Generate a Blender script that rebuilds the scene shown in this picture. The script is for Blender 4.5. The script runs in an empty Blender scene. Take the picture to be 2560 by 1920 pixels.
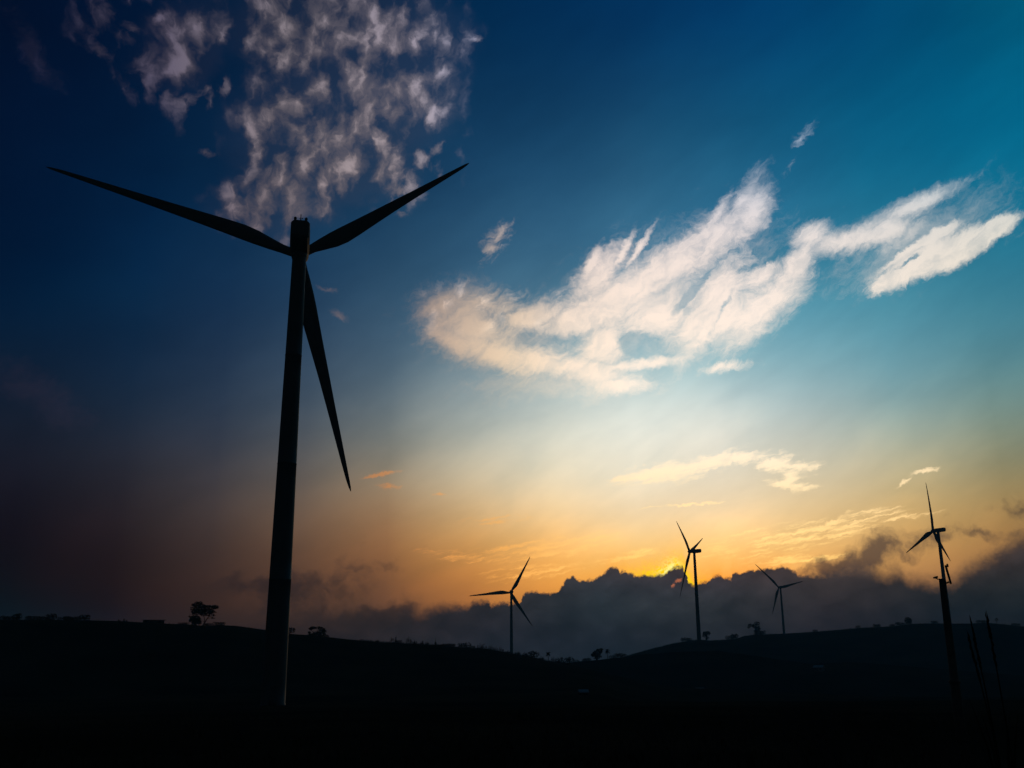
import bpy, bmesh, math, random
import numpy as np
from mathutils import Vector, Matrix, noise
R = math.radians
random.seed(7)
scene = bpy.context.scene

# ------------------------------------------------------------------ camera
CAMZ = 1.7
FPX, CX, CY = 2425.0, 1280.0, 960.0          # focal length / centre, in pixels of a 2560 wide picture
PITCH, ROLL = R(15.9), R(0.3)
cF = Vector((0, math.cos(PITCH), math.sin(PITCH)))
cU0 = Vector((0, -math.sin(PITCH), math.cos(PITCH)))
cR = Vector((1, 0, 0)) * math.cos(ROLL) - cU0 * math.sin(ROLL)
cU = cU0 * math.cos(ROLL) + Vector((1, 0, 0)) * math.sin(ROLL)
cam_data = bpy.data.cameras.new('camera')
cam = bpy.data.objects.new('camera', cam_data)
scene.collection.objects.link(cam)
cam_data.sensor_width = 36.0
cam_data.lens = FPX / 2560 * 36.0
cam_data.clip_start = 0.1
cam_data.clip_end = 20000
cam.matrix_world = Matrix(((cR.x, cU.x, -cF.x, 0), (cR.y, cU.y, -cF.y, 0), (cR.z, cU.z, -cF.z, CAMZ), (0, 0, 0, 1)))
scene.camera = cam


def ray(px, py):
    return (cF + cR * ((px - CX) / FPX) + cU * ((CY - py) / FPX)).normalized()


def azel(px, py):
    d = ray(px, py)
    return math.degrees(math.atan2(d.x, d.y)), math.degrees(math.asin(d.z))


def pix(az, el):
    d = Vector((math.sin(R(az)) * math.cos(R(el)), math.cos(R(az)) * math.cos(R(el)), math.sin(R(el))))
    z = max(d.dot(cF), .05)
    return CX + FPX * d.dot(cR) / z, CY - FPX * d.dot(cU) / z


# ------------------------------------------------------------------ view
scene.view_settings.view_transform = 'Standard'
scene.view_settings.look = 'None'
scene.view_settings.exposure = 0
scene.view_settings.gamma = 1
scene.cycles.max_bounces = 6
scene.cycles.diffuse_bounces = 2
scene.cycles.volume_bounces = 0
scene.cycles.use_denoising = True

SUN_AZ, SUN_EL = azel(1690, 1440)
HAZE_DENSITY = 0.00026
HAZE_TOP = 150.0
HAZE_GLOW = np.array((0.0070, 0.0165, 0.0230))   # what the haze itself sends back, used to pre-compensate the sky colours


def lin(c):
    c = np.asarray(c, float) / 255
    return np.where(c <= .04045, c / 12.92, ((c + .055) / 1.055) ** 2.4)


# ------------------------------------------------------------------ world: dusk sky by direction (azimuth, elevation)
world = bpy.data.worlds.new('World')
scene.world = world
world.use_nodes = True
nt = world.node_tree
nt.nodes.clear()
N, L = nt.nodes, nt.links


def setin(sock, v):
    if v is None:
        return
    if isinstance(v, bpy.types.NodeSocket):
        L.new(v, sock)
    else:
        sock.default_value = v


def M(op, a, b=None, c=None, clamp=False):
    n = N.new('ShaderNodeMath')
    n.operation = op
    setin(n.inputs[0], a); setin(n.inputs[1], b); setin(n.inputs[2], c)
    if clamp:      # explicit min/max (a clamp flag would be compiled out of order and overflow the shader stack)
        return M('MINIMUM', M('MAXIMUM', n.outputs[0], 0.0), 1.0)
    return n.outputs[0]


def VM(op, a, b=None, scale=None):
    n = N.new('ShaderNodeVectorMath')
    n.operation = op
    setin(n.inputs[0], a)
    if b is not None: setin(n.inputs[1], b)
    if scale is not None: setin(n.inputs['Scale'], scale)
    return n.outputs[1] if op in ('LENGTH', 'DOT_PRODUCT', 'DISTANCE') else n.outputs[0]


def SS(x, a, b, lo=0.0, hi=1.0, kind='SMOOTHSTEP'):
    n = N.new('ShaderNodeMapRange')
    n.interpolation_type = kind
    n.clamp = False
    setin(n.inputs[0], x); setin(n.inputs[1], a); setin(n.inputs[2], b); setin(n.inputs[3], lo); setin(n.inputs[4], hi)
    if kind == 'LINEAR':
        return M('MINIMUM', M('MAXIMUM', n.outputs[0], lo), hi)
    return n.outputs[0]


def MIX(f, a, b):
    n = N.new('ShaderNodeMix')
    n.data_type = 'RGBA'
    setin(n.inputs[0], f)
    ca, cb = n.inputs[6], n.inputs[7]
    for s, v in ((ca, a), (cb, b)):
        if isinstance(v, bpy.types.NodeSocket): L.new(v, s)
        else: s.default_value = (*v, 1)
    return n.outputs[2]


def NOISE(vec, scale, detail=4, rough=.55, dist=0.0, color=False):
    n = N.new('ShaderNodeTexNoise')
    n.noise_dimensions = '3D'
    setin(n.inputs['Vector'], vec)
    n.inputs['Scale'].default_value = scale
    n.inputs['Detail'].default_value = detail
    n.inputs['Roughness'].default_value = rough
    n.inputs['Distortion'].default_value = dist
    return n.outputs['Color' if color else 'Fac']


def MAPV(vec, loc=(0, 0, 0), rot=0.0, scale=(1, 1, 1), kind='TEXTURE'):
    n = N.new('ShaderNodeMapping')
    n.vector_type = kind
    L.new(vec, n.inputs['Vector'])
    n.inputs['Location'].default_value = loc
    n.inputs['Rotation'].default_value = (0, 0, rot)
    n.inputs['Scale'].default_value = scale
    return n.outputs[0]


tc = N.new('ShaderNodeTexCoord')
sep = N.new('ShaderNodeSeparateXYZ')
L.new(tc.outputs['Generated'], sep.inputs[0])
AZ = M('MULTIPLY', M('ARCTAN2', sep.outputs[0], sep.outputs[1]), 57.29578)
EL = M('MULTIPLY', M('ARCSINE', sep.outputs[2]), 57.29578)
comb = N.new('ShaderNodeCombineXYZ')
# a locally square map of the sky in degrees (azimuth shrinks with height)
L.new(M('MULTIPLY', AZ, M('COSINE', M('MULTIPLY', EL, 1 / 57.29578))), comb.inputs[0])
L.new(EL, comb.inputs[1])
comb.inputs[2].default_value = 1.0           # homogeneous third coordinate: a dot product is then a full affine map
UV = comb.outputs[0]


def uvpx(px, py):
    a, e = azel(px, py)
    return np.array((a * math.cos(R(e)), e))


def tablecolor(xs, ys, T, px, py):
    T = lin(np.array(T, float))
    fx = np.interp(px, xs, range(len(xs))); fy = np.interp(py, ys, range(len(ys)))
    i, j = min(int(fx), len(xs) - 2), min(int(fy), len(ys) - 2)
    u, v = fx - i, fy - j
    g = lambda a, b: T[a, b] ** (1 / 2.2)
    c = (g(i, j) * (1 - u) * (1 - v) + g(i + 1, j) * u * (1 - v) + g(i, j + 1) * (1 - u) * v + g(i + 1, j + 1) * u * v)
    return c ** 2.2


def dehaze(c, el):
    el = max(el, 1.2)
    path = min((HAZE_TOP - CAMZ) / math.sin(R(el)), 3300.0)
    t = math.exp(-HAZE_DENSITY * path)
    return np.maximum((c - HAZE_GLOW * (1 - t)) / t, 0.0004)


def GRID(xs, ys, T, a0, a1, na, e0, e1, ne, interp='B_SPLINE'):
    fac = M('DIVIDE', M('SUBTRACT', EL, e0), e1 - e0, clamp=True)
    out = None
    for k in range(na):
        a = a0 + (a1 - a0) * k / (na - 1)
        r = N.new('ShaderNodeValToRGB')
        cr = r.color_ramp
        cr.interpolation = interp
        while len(cr.elements) > 1:
            cr.elements.remove(cr.elements[-1])
        for m in range(ne):
            e = e0 + (e1 - e0) * m / (ne - 1)
            c = dehaze(tablecolor(xs, ys, T, *pix(a, e)), e)
            el = cr.elements[0] if m == 0 else cr.elements.new(m / (ne - 1))
            el.position = m / (ne - 1)
            el.color = (*(c * .5), 1)      # ramps hold at most 1: stored halved, doubled below
        L.new(fac, r.inputs[0])
        if out is None:
            out = r.outputs[0]
        else:
            st = (a1 - a0) / (na - 1)
            out = MIX(M('DIVIDE', M('SUBTRACT', AZ, a - st), st, clamp=True), out, r.outputs[0])
    return VM('SCALE', out, scale=2.0)


XS = [0, 320, 640, 960, 1280, 1600, 1900, 2200, 2560]
YS = [0, 150, 300, 450, 600, 750, 900, 1000, 1100, 1200, 1300, 1400, 1500, 1600]
SKY = [
 [(0,16,42),(0,18,46),(0,18,46),(0,20,48),(0,22,50),(4,26,54),(12,28,50),(18,28,46),(22,27,42),(22,23,36),(20,18,28),(18,16,24),(16,14,20),(15,13,18)],
 [(0,20,52),(0,22,54),(0,24,56),(0,27,60),(2,31,66),(6,36,68),(16,38,66),(24,40,62),(32,40,56),(38,38,48),(38,32,38),(36,27,32),(30,24,26),(28,23,26)],
 [(0,28,62),(0,31,66),(0,34,70),(2,38,74),(8,44,80),(18,48,82),(32,54,82),(42,58,80),(54,62,78),(68,66,72),(76,66,64),(70,54,50),(62,46,44),(56,44,42)],
 [(0,32,68),(0,36,74),(2,42,82),(8,50,90),(22,62,98),(38,74,106),(66,94,118),(88,106,120),(112,118,118),(132,120,102),(138,106,78),(132,90,60),(104,70,54),(80,60,52)],
 [(0,38,80),(0,44,88),(4,54,100),(16,68,114),(38,86,126),(64,108,140),(116,144,160),(168,184,186),(198,202,190),(216,206,178),(224,186,126),(228,160,78),(194,120,60),(150,95,60)],
 [(0,44,92),(2,52,100),(8,66,114),(24,84,130),(48,108,150),(78,140,170),(148,186,198),(196,213,213),(217,222,214),(237,227,204),(254,222,176),(255,200,106),(250,170,60),(220,140,60)],
 [(0,54,104),(0,62,112),(4,76,124),(20,94,142),(42,116,158),(72,148,178),(126,182,198),(178,203,207),(216,217,208),(241,226,200),(252,216,164),(253,196,104),(248,160,70),(200,120,60)],
 [(0,66,112),(0,76,122),(0,88,134),(10,102,146),(36,118,154),(64,142,170),(98,160,178),(130,170,176),(170,182,170),(206,190,150),(228,186,116),(220,160,90),(160,110,76),(120,85,66)],
 [(0,80,116),(0,88,128),(0,96,138),(6,102,142),(30,112,146),(52,122,148),(72,124,138),(92,126,126),(112,124,108),(140,128,90),(158,122,72),(140,98,64),(90,66,56),(70,55,50)],
]
SKY = [[(c[0] + 15 * w_ + 14 * math.exp(-((x - 2050) / 600) ** 2) * math.exp(-((y - 860) / 170) ** 2) + (6 * math.exp(-((x - 750) / 400) ** 2) if 100 < y < 950 else 0), c[1] + 3 * w_ + (2 if y < 950 else 0) * min(x / 600, 1), c[2] - 6 * w_ - 2) for c, w_, y in
        [(c, math.exp(-((x - 1600) / 800) ** 2) * math.exp(-((y - 380) / 300) ** 2), y) for c, y in zip(col, YS)]] for col, x in zip(SKY, XS)]
base = GRID(XS, YS, SKY, -32, 32, 14, -2, 40, 22)

# colour of the lit clouds over the sky
CX_ = [0, 320, 640, 960, 1150, 1400, 1700, 2000, 2560]
CY_ = [0, 300, 600, 850, 1100, 1250, 1400]
CLOUD = [
 [(34,34,56)]*3 + [(40,38,56)]*4,
 [(66,62,84)]*2 + [(60,58,80)] + [(50,48,66)]*4,
 [(112,106,116),(120,112,120),(108,98,104),(80,74,92),(90,76,78),(110,80,70),(120,80,60)],
 [(120,114,126),(142,132,136),(132,120,124),(150,130,130),(190,140,100),(190,130,80),(190,120,70)],
 [(120,120,150),(130,125,150),(180,170,175),(226,200,172),(230,200,160),(220,160,90),(230,150,80)],
 [(150,160,180),(150,160,190),(220,206,200),(246,226,202),(255,240,220),(255,220,150),(255,190,90)],
 [(120,140,170),(170,180,205),(238,222,212),(250,232,216),(255,244,226),(255,232,180),(255,205,110)],
 [(120,150,180),(150,175,200),(226,216,212),(245,230,214),(255,240,220),(255,228,170),(255,205,110)],
 [(120,160,180),(140,170,190),(224,216,200),(230,220,196),(235,220,180),(245,205,140),(240,180,100)],
]
cloudcol = GRID(CX_, CY_, CLOUD, -30, 30, 9, 2, 38, 13)

# colours of the low dark bank
BX = [600, 900, 1150, 1350, 1600, 1800, 2000, 2250, 2560]
BY = [1380, 1440, 1480, 1520, 1560, 1600, 1660]
BANK = [
 [(46,38,40),(46,38,42),(54,44,44),(50,42,42),(50,41,41),(54,44,43),(54,44,43)],
 [(62,52,52),(58,50,50),(62,50,46),(54,46,44),(50,44,44),(50,47,50),(50,47,50)],
 [(90,70,60),(70,60,56),(58,52,52),(50,48,50),(44,44,50),(44,48,56),(44,48,56)],
 [(84,74,72),(66,66,72),(56,60,66),(50,54,62),(42,48,56),(38,46,56),(34,46,56)],
 [(96,78,72),(66,66,74),(52,64,72),(48,62,68),(42,52,60),(36,46,56),(32,44,54)],
 [(84,66,66),(74,64,68),(60,62,68),(56,60,64),(48,52,58),(38,46,54),(34,44,52)],
 [(84,70,66),(74,66,66),(66,60,62),(60,55,58),(50,48,54),(42,46,54),(38,44,52)],
 [(88,70,64),(66,58,58),(46,50,54),(38,44,52),(34,40,48),(38,42,50),(40,42,50)],
 [(60,56,58),(48,50,52),(36,46,50),(30,40,44),(28,36,42),(34,34,40),(36,34,40)],
]
BANK = [[tuple(v * (.86 if j > 0 else .93) for v in c) for j, c in enumerate(col)] for col in BANK]
bankcol = GRID(BX, BY, BANK, -20, 30, 9, -1, 7.2, 10)

# --- broad soft unevenness of the haze high in the sky
nb = NOISE(MAPV(UV, rot=R(24), scale=(7, 3.4, 1)), 1.0, 4, .55, .3)
nb2 = NOISE(MAPV(UV, rot=R(20), scale=(16, 7, 1)), 1.0, 2, .5)
nb3 = NOISE(MAPV(UV, rot=R(34), scale=(2.6, .9, 1)), 1.0, 5, .6)
gain = M('ADD', M('ADD', M('ADD', 1.0, M('MULTIPLY', M('SUBTRACT', nb, .5), .20)), M('MULTIPLY', M('SUBTRACT', nb2, .5), .45)), M('MULTIPLY', M('SUBTRACT', nb3, .5), .12))
base = VM('SCALE', base, scale=gain)
# thin uneven haze: pulls the blue towards a paler, warmer tone in patches
pale = VM('MULTIPLY', base, (1.26, 1.14, 1.05))
base = MIX(SS(M('ADD', M('MULTIPLY', nb, .5), M('MULTIPLY', nb2, .5)), .40, .62, 0.0, .45), base, pale)
veilmask = SS(EL, 8.0, 22.0, 1.0, 0.0)

# --- warped coordinates shared by all the clouds
w1 = NOISE(UV, .42, 3, .6, color=True)
w1 = VM('MULTIPLY', VM('SUBTRACT', w1, (.5, .5, .5)), (1.9, 1.9, 0))
w2 = NOISE(UV, 2.2, 4, .65, color=True)
w2 = VM('MULTIPLY', VM('SUBTRACT', w2, (.5, .5, .5)), (.55, .55, 0))
UVW = VM('ADD', VM('ADD', UV, w1), w2)
UVS = VM('ADD', UV, w2)


def ELL(coord, px, py, a, b, ang=0.0):
    """ellipse at a photo direction; a, b in photo pixels, ang in degrees (counter-clockwise)"""
    c = uvpx(px, py)
    ca, sa = math.cos(R(ang)), math.sin(R(ang))
    J = lambda dx, dy: uvpx(px + dx, py - dy) - c
    va = J(a * ca * .5, a * sa * .5) * 2
    vb = J(-b * sa * .5, b * ca * .5) * 2
    rot = math.atan2(va[1], va[0])
    la, lb = max(np.linalg.norm(va), .02), max(np.linalg.norm(vb), .02)
    ex = np.array((math.cos(rot), math.sin(rot))) / la
    ey = np.array((-math.sin(rot), math.cos(rot))) / lb
    x = VM('DOT_PRODUCT', coord, (ex[0], ex[1], -float(ex @ c)))
    y = VM('DOT_PRODUCT', coord, (ey[0], ey[1], -float(ey @ c)))
    return M('SUBTRACT', 1.0, M('SQRT', M('ADD', M('MULTIPLY', x, x), M('MULTIPLY', y, y))))


def UNION(coord, items, k=.25):
    out = None
    for it in items:
        e = ELL(coord, *it[:5])
        if len(it) > 5: e = M('MULTIPLY', e, it[5]) if it[5] > 0 else e
        if out is None: out = e
        else: out = M('SMOOTH_MAX', out, e, k)
    return out


def sub(f, holes, depth=1.0):
    for h in holes:
        e = ELL(UVS, *h[:5])
        f = M('SUBTRACT', f, M('MULTIPLY', M('MAXIMUM', e, 0.0), depth))
    return f


def over(d1, d2):   # 1-(1-a)(1-b)
    return M('SUBTRACT', 1.0, M('MULTIPLY', M('SUBTRACT', 1.0, d1), M('SUBTRACT', 1.0, d2)))


# main bright cloud --------------------------------------------------
main = UNION(UVS, [
 (1180, 800, 120, 80, -8), (1120, 765, 70, 40, 10), (1130, 850, 70, 28, -30), (1230, 880, 120, 36, -22), (1330, 900, 150, 30, -10), (1470, 925, 130, 30, -14),
 (1600, 912, 130, 14, 8), (1550, 962, 75, 22, 2), (1330, 795, 110, 32, 8), (1460, 790, 130, 60, 14), (1505, 860, 60, 62, 60),
 (1570, 745, 160, 70, 24), (1820, 790, 110, 70, 40), (1500, 690, 90, 40, 50), (1690, 655, 170, 48, 32), (1800, 585, 120, 50, 36), (1875, 535, 75, 42, 60), (1640, 800, 100, 60, 18),
 (1745, 820, 95, 58, 55), (1800, 740, 110, 62, 52), (1870, 790, 120, 62, 34), (1950, 730, 90, 48, 44), (1995, 660, 80, 34, 62), (2025, 590, 48, 30, 25),
 (1900, 690, 60, 30, 30), (1862, 495, 70, 22, 56, .7), (1790, 545, 66, 14, 58, .8), (1552, 640, 60, 11, 62), (1594, 625, 66, 9, 56), (1480, 660, 50, 16, 65),
 (2130, 598, 130, 30, 14), (2215, 575, 70, 40, 8), (2290, 510, 120, 22, 24)], .22)
main = sub(sub(main, [(1725, 738, 90, 14, 48), (1600, 858, 66, 38, 0), (1915, 610, 44, 44, 45)], 1.5), [(1805, 775, 80, 8, 62), (1370, 848, 110, 18, -4), (1885, 665, 70, 12, 20), (1640, 735, 110, 12, 28), (1240, 800, 30, 60, 70)], .55)
right = UNION(UVS, [(2300, 655, 150, 44, 28), (2400, 620, 130, 44, 30), (2480, 575, 90, 30, 30), (2215, 700, 60, 20, 40), (2270, 630, 90, 13, 36), (2340, 590, 80, 18, 30)], .2)
right = sub(right, [(2270, 655, 60, 8, 36)], .8)
small = UNION(UVS, [(1226, 622, 30, 15, 12), (1250, 585, 36, 10, 62), (1812, 917, 86, 19, 8), (1240, 600, 46, 24, 60, .35), (2000, 350, 44, 12, 55, .4), (1980, 410, 36, 9, 60, .35)], .1)
fib = NOISE(MAPV(UVW, rot=R(36), scale=(3.0, 1.0, 1)), 1.0, 7, .60)
fin = NOISE(MAPV(UVW, rot=R(30), scale=(1.5, .8, 1)), 2.4, 7, .72)
tex = M('ADD', M('MULTIPLY', fib, .5), M('MULTIPLY', fin, .5))
texc = M('SUBTRACT', tex, .5)
dm = SS(M('ADD', main, M('MULTIPLY', texc, 1.95)), -.48, .80)
dr = SS(M('ADD', right, M('MULTIPLY', texc, 1.2)), -.10, .42)
dsm = M('MULTIPLY', SS(M('ADD', small, M('MULTIPLY', texc, 3.0)), -.1, 1.1), .85)
inner = SS(NOISE(MAPV(UVW, rot=R(40), scale=(1.9, .9, 1)), 1.0, 7, .62), .34, .58, .74, 1.0)
dmain = M('MAXIMUM', M('MULTIPLY', M('MAXIMUM', dm, dr), inner), dsm)
# thin veil trailing around the bright cloud
veil = UNION(UVW, [(1650, 740, 420, 200, 24), (2300, 600, 330, 110, 26), (1250, 840, 260, 130, -6), (90, 130, 150, 46, -58), (90, 985, 230, 70, -32), (1400, 960, 300, 60, 4)], .3)
dveil = M('MULTIPLY', SS(M('ADD', veil, M('MULTIPLY', texc, 2.2)), .0, 1.2), .42)
# altocumulus field top left ------------------------------------------
alto = UNION(UVW, [(860, 90, 330, 150, 0), (980, 210, 190, 190, 0), (800, 330, 250, 190, 20), (700, 500, 190, 105, 15), (880, 420, 170, 90, 0), (460, 110, 120, 150, -50)], .3)
rim = UNION(UVW, [(400, 130, 260, 170, -30), (980, 330, 190, 220, 0), (640, 560, 130, 70, 0)], .3)
cell = NOISE(MAPV(UVW, rot=R(72), scale=(1.55, 1.0, 1)), 1.0, 5, .55, 0)
def VOR(vec, scale):
    n = N.new('ShaderNodeTexVoronoi')
    n.voronoi_dimensions = '2D'
    n.feature = 'SMOOTH_F1'
    L.new(vec, n.inputs['Vector'])
    n.inputs['Scale'].default_value = scale
    n.inputs['Smoothness'].default_value = .7
    return n.outputs['Distance']


puff = VOR(MAPV(VM('ADD', UV, VM('SCALE', VM('ADD', w1, w2), scale=.45)), rot=R(76), scale=(1.75, 1.15, 1)), 1.0)
cel2 = NOISE(MAPV(UVW, rot=R(60), scale=(3.2, 2.4, 1)), 1.0, 3, .5)
cf = M('ADD', M('ADD', M('ADD', M('MULTIPLY', M('SUBTRACT', cell, .5), 3.4), M('MULTIPLY', texc, 1.0)), M('MULTIPLY', M('SUBTRACT', cel2, .5), 2.4)), M('MULTIPLY', M('SUBTRACT', .46, puff), 1.6))
da = SS(M('ADD', cf, M('MULTIPLY', M('MINIMUM', alto, .55), 1.0)), -.1, 1.6)
da = M('MULTIPLY', M('ADD', M('MULTIPLY', da, .92), .06), SS(alto, -.12, .35))
db = M('MULTIPLY', SS(M('ADD', cf, M('MULTIPLY', M('MINIMUM', rim, .5), .8)), .25, 1.3), M('MULTIPLY', SS(rim, -.1, .45), .65))
iso = UNION(UVS, [(1092, 372, 30, 14, 48), (998, 478, 34, 22, 0), (1005, 536, 20, 9, -10), (815, 722, 44, 10, -12), (850, 790, 30, 12, -30), (1190, 96, 22, 12, 0), (515, 382, 24, 12, -10), (250, 125, 30, 16, -40), (330, 65, 30, 14, -10)], .08)
di = M('MULTIPLY', SS(M('ADD', iso, M('MULTIPLY', texc, 3.4)), .0, 1.3), .62)
dalto = over(M('MULTIPLY', M('MAXIMUM', da, db), .86), di)
# low wisps near the glow --------------------------------------------
arc = UNION(UVS, [(1600, 1193, 80, 15, 8), (1680, 1180, 120, 24, 8), (1770, 1158, 95, 20, 16), (1860, 1144, 95, 17, 2), (1930, 1158, 75, 22, -12), (1992, 1165, 55, 14, 0), (1975, 1192, 30, 20, 70), (1970, 1212, 60, 13, -8),
                  (2316, 1178, 36, 5, 12), (2262, 1205, 20, 4, 35), (942, 1187, 50, 6, 10), (975, 1215, 26, 8, 0), (1100, 1236, 18, 4, 0), (1560, 1200, 30, 6, 6), (1720, 1262, 90, 4, 4), (2080, 1305, 50, 7, 30)], .08)
lowfib = NOISE(MAPV(VM('ADD', UV, VM('SCALE', w2, scale=.7)), rot=R(11), scale=(1.9, .22, 1)), 1.0, 6, .66)
lowc = M('SUBTRACT', lowfib, .5)
darc = M('MULTIPLY', SS(M('ADD', arc, M('MULTIPLY', M('ADD', M('MULTIPLY', lowc, 1.2), M('MULTIPLY', texc, 1.4)), 1.9)), -.3, .8), .92)
wis = UNION(UVS, [(1950, 1350, 260, 50, 9), (2120, 1310, 180, 30, 14), (2260, 1292, 110, 10, 10), (1360, 1370, 210, 36, 5), (1160, 1392, 150, 18, -6), (1480, 1350, 90, 26, 8), (1330, 1430, 170, 24, 6), (2000, 1400, 180, 16, 6), (1560, 1392, 110, 16, 10), (1240, 1300, 120, 12, 4)], .3)
dwis = M('MULTIPLY', SS(M('ADD', M('ADD', M('MULTIPLY', lowc, 4.6), M('MULTIPLY', texc, 1.4)), M('MULTIPLY', wis, .7)), .0, 1.15), M('MULTIPLY', SS(wis, -.05, .4), 1.0))
clouds = over(over(over(dmain, dveil), dalto), over(darc, dwis))
hi = M('MULTIPLY', SS(cf, .15, 1.3, -.18, .75), SS(EL, 18.0, 22.0))
warm = MIX(SS(AZ, -1.0, 4.0), (1.02, .98, .92), (1.12, 1.10, 1.10))
cloudcol = VM('MULTIPLY', cloudcol, warm)
cloudcol = VM('SCALE', cloudcol, scale=M('ADD', 1.0, M('MULTIPLY', hi, SS(AZ, 0.0, 4.0, 1.0, 0.0))))
sky = MIX(clouds, base, cloudcol)
# dark smoke-like patches in the warm band, right and left ------------
dk = UNION(UVW, [(2170, 1388, 120, 50, 24), (2214, 1366, 60, 26, 8), (2090, 1422, 130, 40, 14), (760, 1500, 190, 50, 0, .4), (2460, 1326, 80, 14, -6, .45), (2540, 1262, 36, 22, 0, .4), (2330, 1345, 120, 30, 20, .35), (840, 1455, 150, 44, 16, .35), (700, 1470, 170, 50, 0), (930, 1545, 200, 40, 6),
                 (2540, 1390, 100, 60, 40)], .25)
ddk = SS(M('ADD', dk, M('MULTIPLY', M('SUBTRACT', NOISE(UVW, .9, 5, .6), .5), 1.7)), -.12, .8)
sky = MIX(M('MULTIPLY', ddk, .85), sky, bankcol)

# --- low cumulus bank with a traced crest -----------------------------
crest = [(300, 1570), (560, 1560), (700, 1545), (800, 1540), (880, 1540), (987, 1536), (1019, 1515), (1042, 1534), (1088, 1519), (1120, 1513), (1169, 1516), (1187, 1504), (1221, 1504), (1227, 1513), (1242, 1509), (1299, 1507), (1308, 1490), (1323, 1480), (1343, 1478), (1354, 1484), (1377, 1484), (1400, 1473), (1409, 1460), (1418, 1447), (1435, 1441), (1446, 1451), (1459, 1451), (1487, 1447), (1511, 1432), (1495, 1445)]
crest1 = [p for p in crest[:-1]]
crest2 = [(1511, 1432), (1520, 1424), (1535, 1417), (1545, 1422), (1549, 1430), (1561, 1428), (1575, 1436), (1596, 1439), (1610, 1436), (1630, 1442), (1645, 1439), (1665, 1431), (1688, 1419), (1703, 1416), (1710, 1424), (1717, 1442), (1723, 1459), (1740, 1462), (1752, 1459), (1769, 1453), (1787, 1442), (1801, 1439), (1813, 1447), (1827, 1446), (1832, 1436), (1853, 1433), (1870, 1427), (1900, 1424), (1923, 1420), (1960, 1418), (1983, 1427), (2001, 1439), (2021, 1436)]
crest3 = [(2021, 1436), (2056, 1428), (2087, 1420), (2130, 1412), (2180, 1418), (2215, 1432), (2243, 1423), (2266, 1441), (2304, 1446), (2342, 1453), (2380, 1448), (2410, 1424), (2443, 1405), (2494, 1384), (2560, 1350), (2700, 1300)]


def CURVE(pts):
    ae = [azel(*p) for p in pts]
    a0, a1 = ae[0][0], ae[-1][0]
    n = N.new('ShaderNodeFloatCurve')
    cm = n.mapping
    cm.use_clip = True
    cu = cm.curves[0]
    P = [((a - a0) / (a1 - a0), e / 12.0) for a, e in ae]
    cu.points[0].location = P[0]
    cu.points[1].location = P[-1]
    for p in P[1:-1]: cu.points.new(*p)
    for p in cu.points: p.handle_type = 'AUTO_CLAMPED'
    cm.update()
    L.new(M('DIVIDE', M('SUBTRACT', AZN, a0), a1 - a0, clamp=True), n.inputs['Value'])
    return M('MULTIPLY', n.outputs['Value'], 12.0), a0, a1


bub = NOISE(UV, 3.0, 3, .5, color=True)
bubs = N.new('ShaderNodeSeparateColor'); L.new(bub, bubs.inputs[0])
AZN = M('ADD', AZ, M('MULTIPLY', M('SUBTRACT', bubs.outputs[0], .5), .28))
c1, _, a12 = CURVE(crest1); c2, _, a23 = CURVE(crest2); c3, _, _ = CURVE(crest3)
top = SS(AZN, a12 - .01, a12 + .01, kind='LINEAR')
ctop = M('ADD', M('MULTIPLY', c1, M('SUBTRACT', 1.0, top)), M('MULTIPLY', c2, top))
t2 = SS(AZN, a23 - .01, a23 + .01, kind='LINEAR')
ctop = M('ADD', M('MULTIPLY', ctop, M('SUBTRACT', 1.0, t2)), M('MULTIPLY', c3, t2))
rough = M('ADD', M('MULTIPLY', M('SUBTRACT', bubs.outputs[1], .5), .36), M('MULTIPLY', M('SUBTRACT', NOISE(UV, 5.5, 2, .5), .5), .30))
dist = M('SUBTRACT', M('ADD', ctop, rough), EL)      # >0 inside the bank, in degrees
aL, aM, aR = azel(1000, 1500)[0], azel(1330, 1480)[0], azel(1980, 1430)[0]
softL = SS(AZ, aL - 3, aM, 1.1, .13)
softR = SS(AZ, aR - .6, aR + 4, 0.0, .75)
soft = M('ADD', softL, softR)
dbank = SS(dist, M('MULTIPLY', soft, -.75), M('MULTIPLY', soft, .9))
# light behind the crest: gilded rim where the sun sits
ag = azel(1662, 1436)[0]; ag2 = azel(1716, 1440)[0]
def gauss(x, c, s): return M('EXPONENT', M('MULTIPLY', M('POWER', M('DIVIDE', M('SUBTRACT', x, c), s), 2.0), -1.0))
near = M('EXPONENT', M('MULTIPLY', M('MAXIMUM', M('MULTIPLY', M('ADD', dist, .16), -1.0), 0.0), -3.1))
wide = M('EXPONENT', M('MULTIPLY', M('MAXIMUM', M('MULTIPLY', dist, -1.0), 0.0), -1.6))
flick = SS(NOISE(UVW, 5.0, 4, .6), .35, .62, .45, 1.1)
g = M('MULTIPLY', M('MULTIPLY', near, M('MAXIMUM', gauss(AZ, ag, 1.6), M('MULTIPLY', gauss(AZ, ag2, .45), .95))), flick)
sky = MIX(M('MULTIPLY', wide, M('MULTIPLY', gauss(AZ, ag2, 4.6), .75)), sky, tuple(dehaze(lin((255, 150, 40)), 4.5)))
sky = MIX(M('MULTIPLY', g, 1.5, clamp=True), sky, tuple(dehaze(lin((255, 208, 10)), 4.5)))
hot = M('MULTIPLY', M('MULTIPLY', near, gauss(AZ, azel(1672, 1430)[0], .6)), SS(NOISE(UVW, 6.5, 3, .6), .38, .56))
sky = MIX(M('MULTIPLY', hot, .9, clamp=True), sky, tuple(dehaze(lin((255, 246, 150)), 4.5)))
nbk = NOISE(MAPV(UVW, rot=R(15), scale=(2.4, 1.3, 1)), 1.0, 6, .6)
lobes = VOR(MAPV(VM('ADD', UV, w2), scale=(1.5, 1.0, 1)), 1.0)
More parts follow.
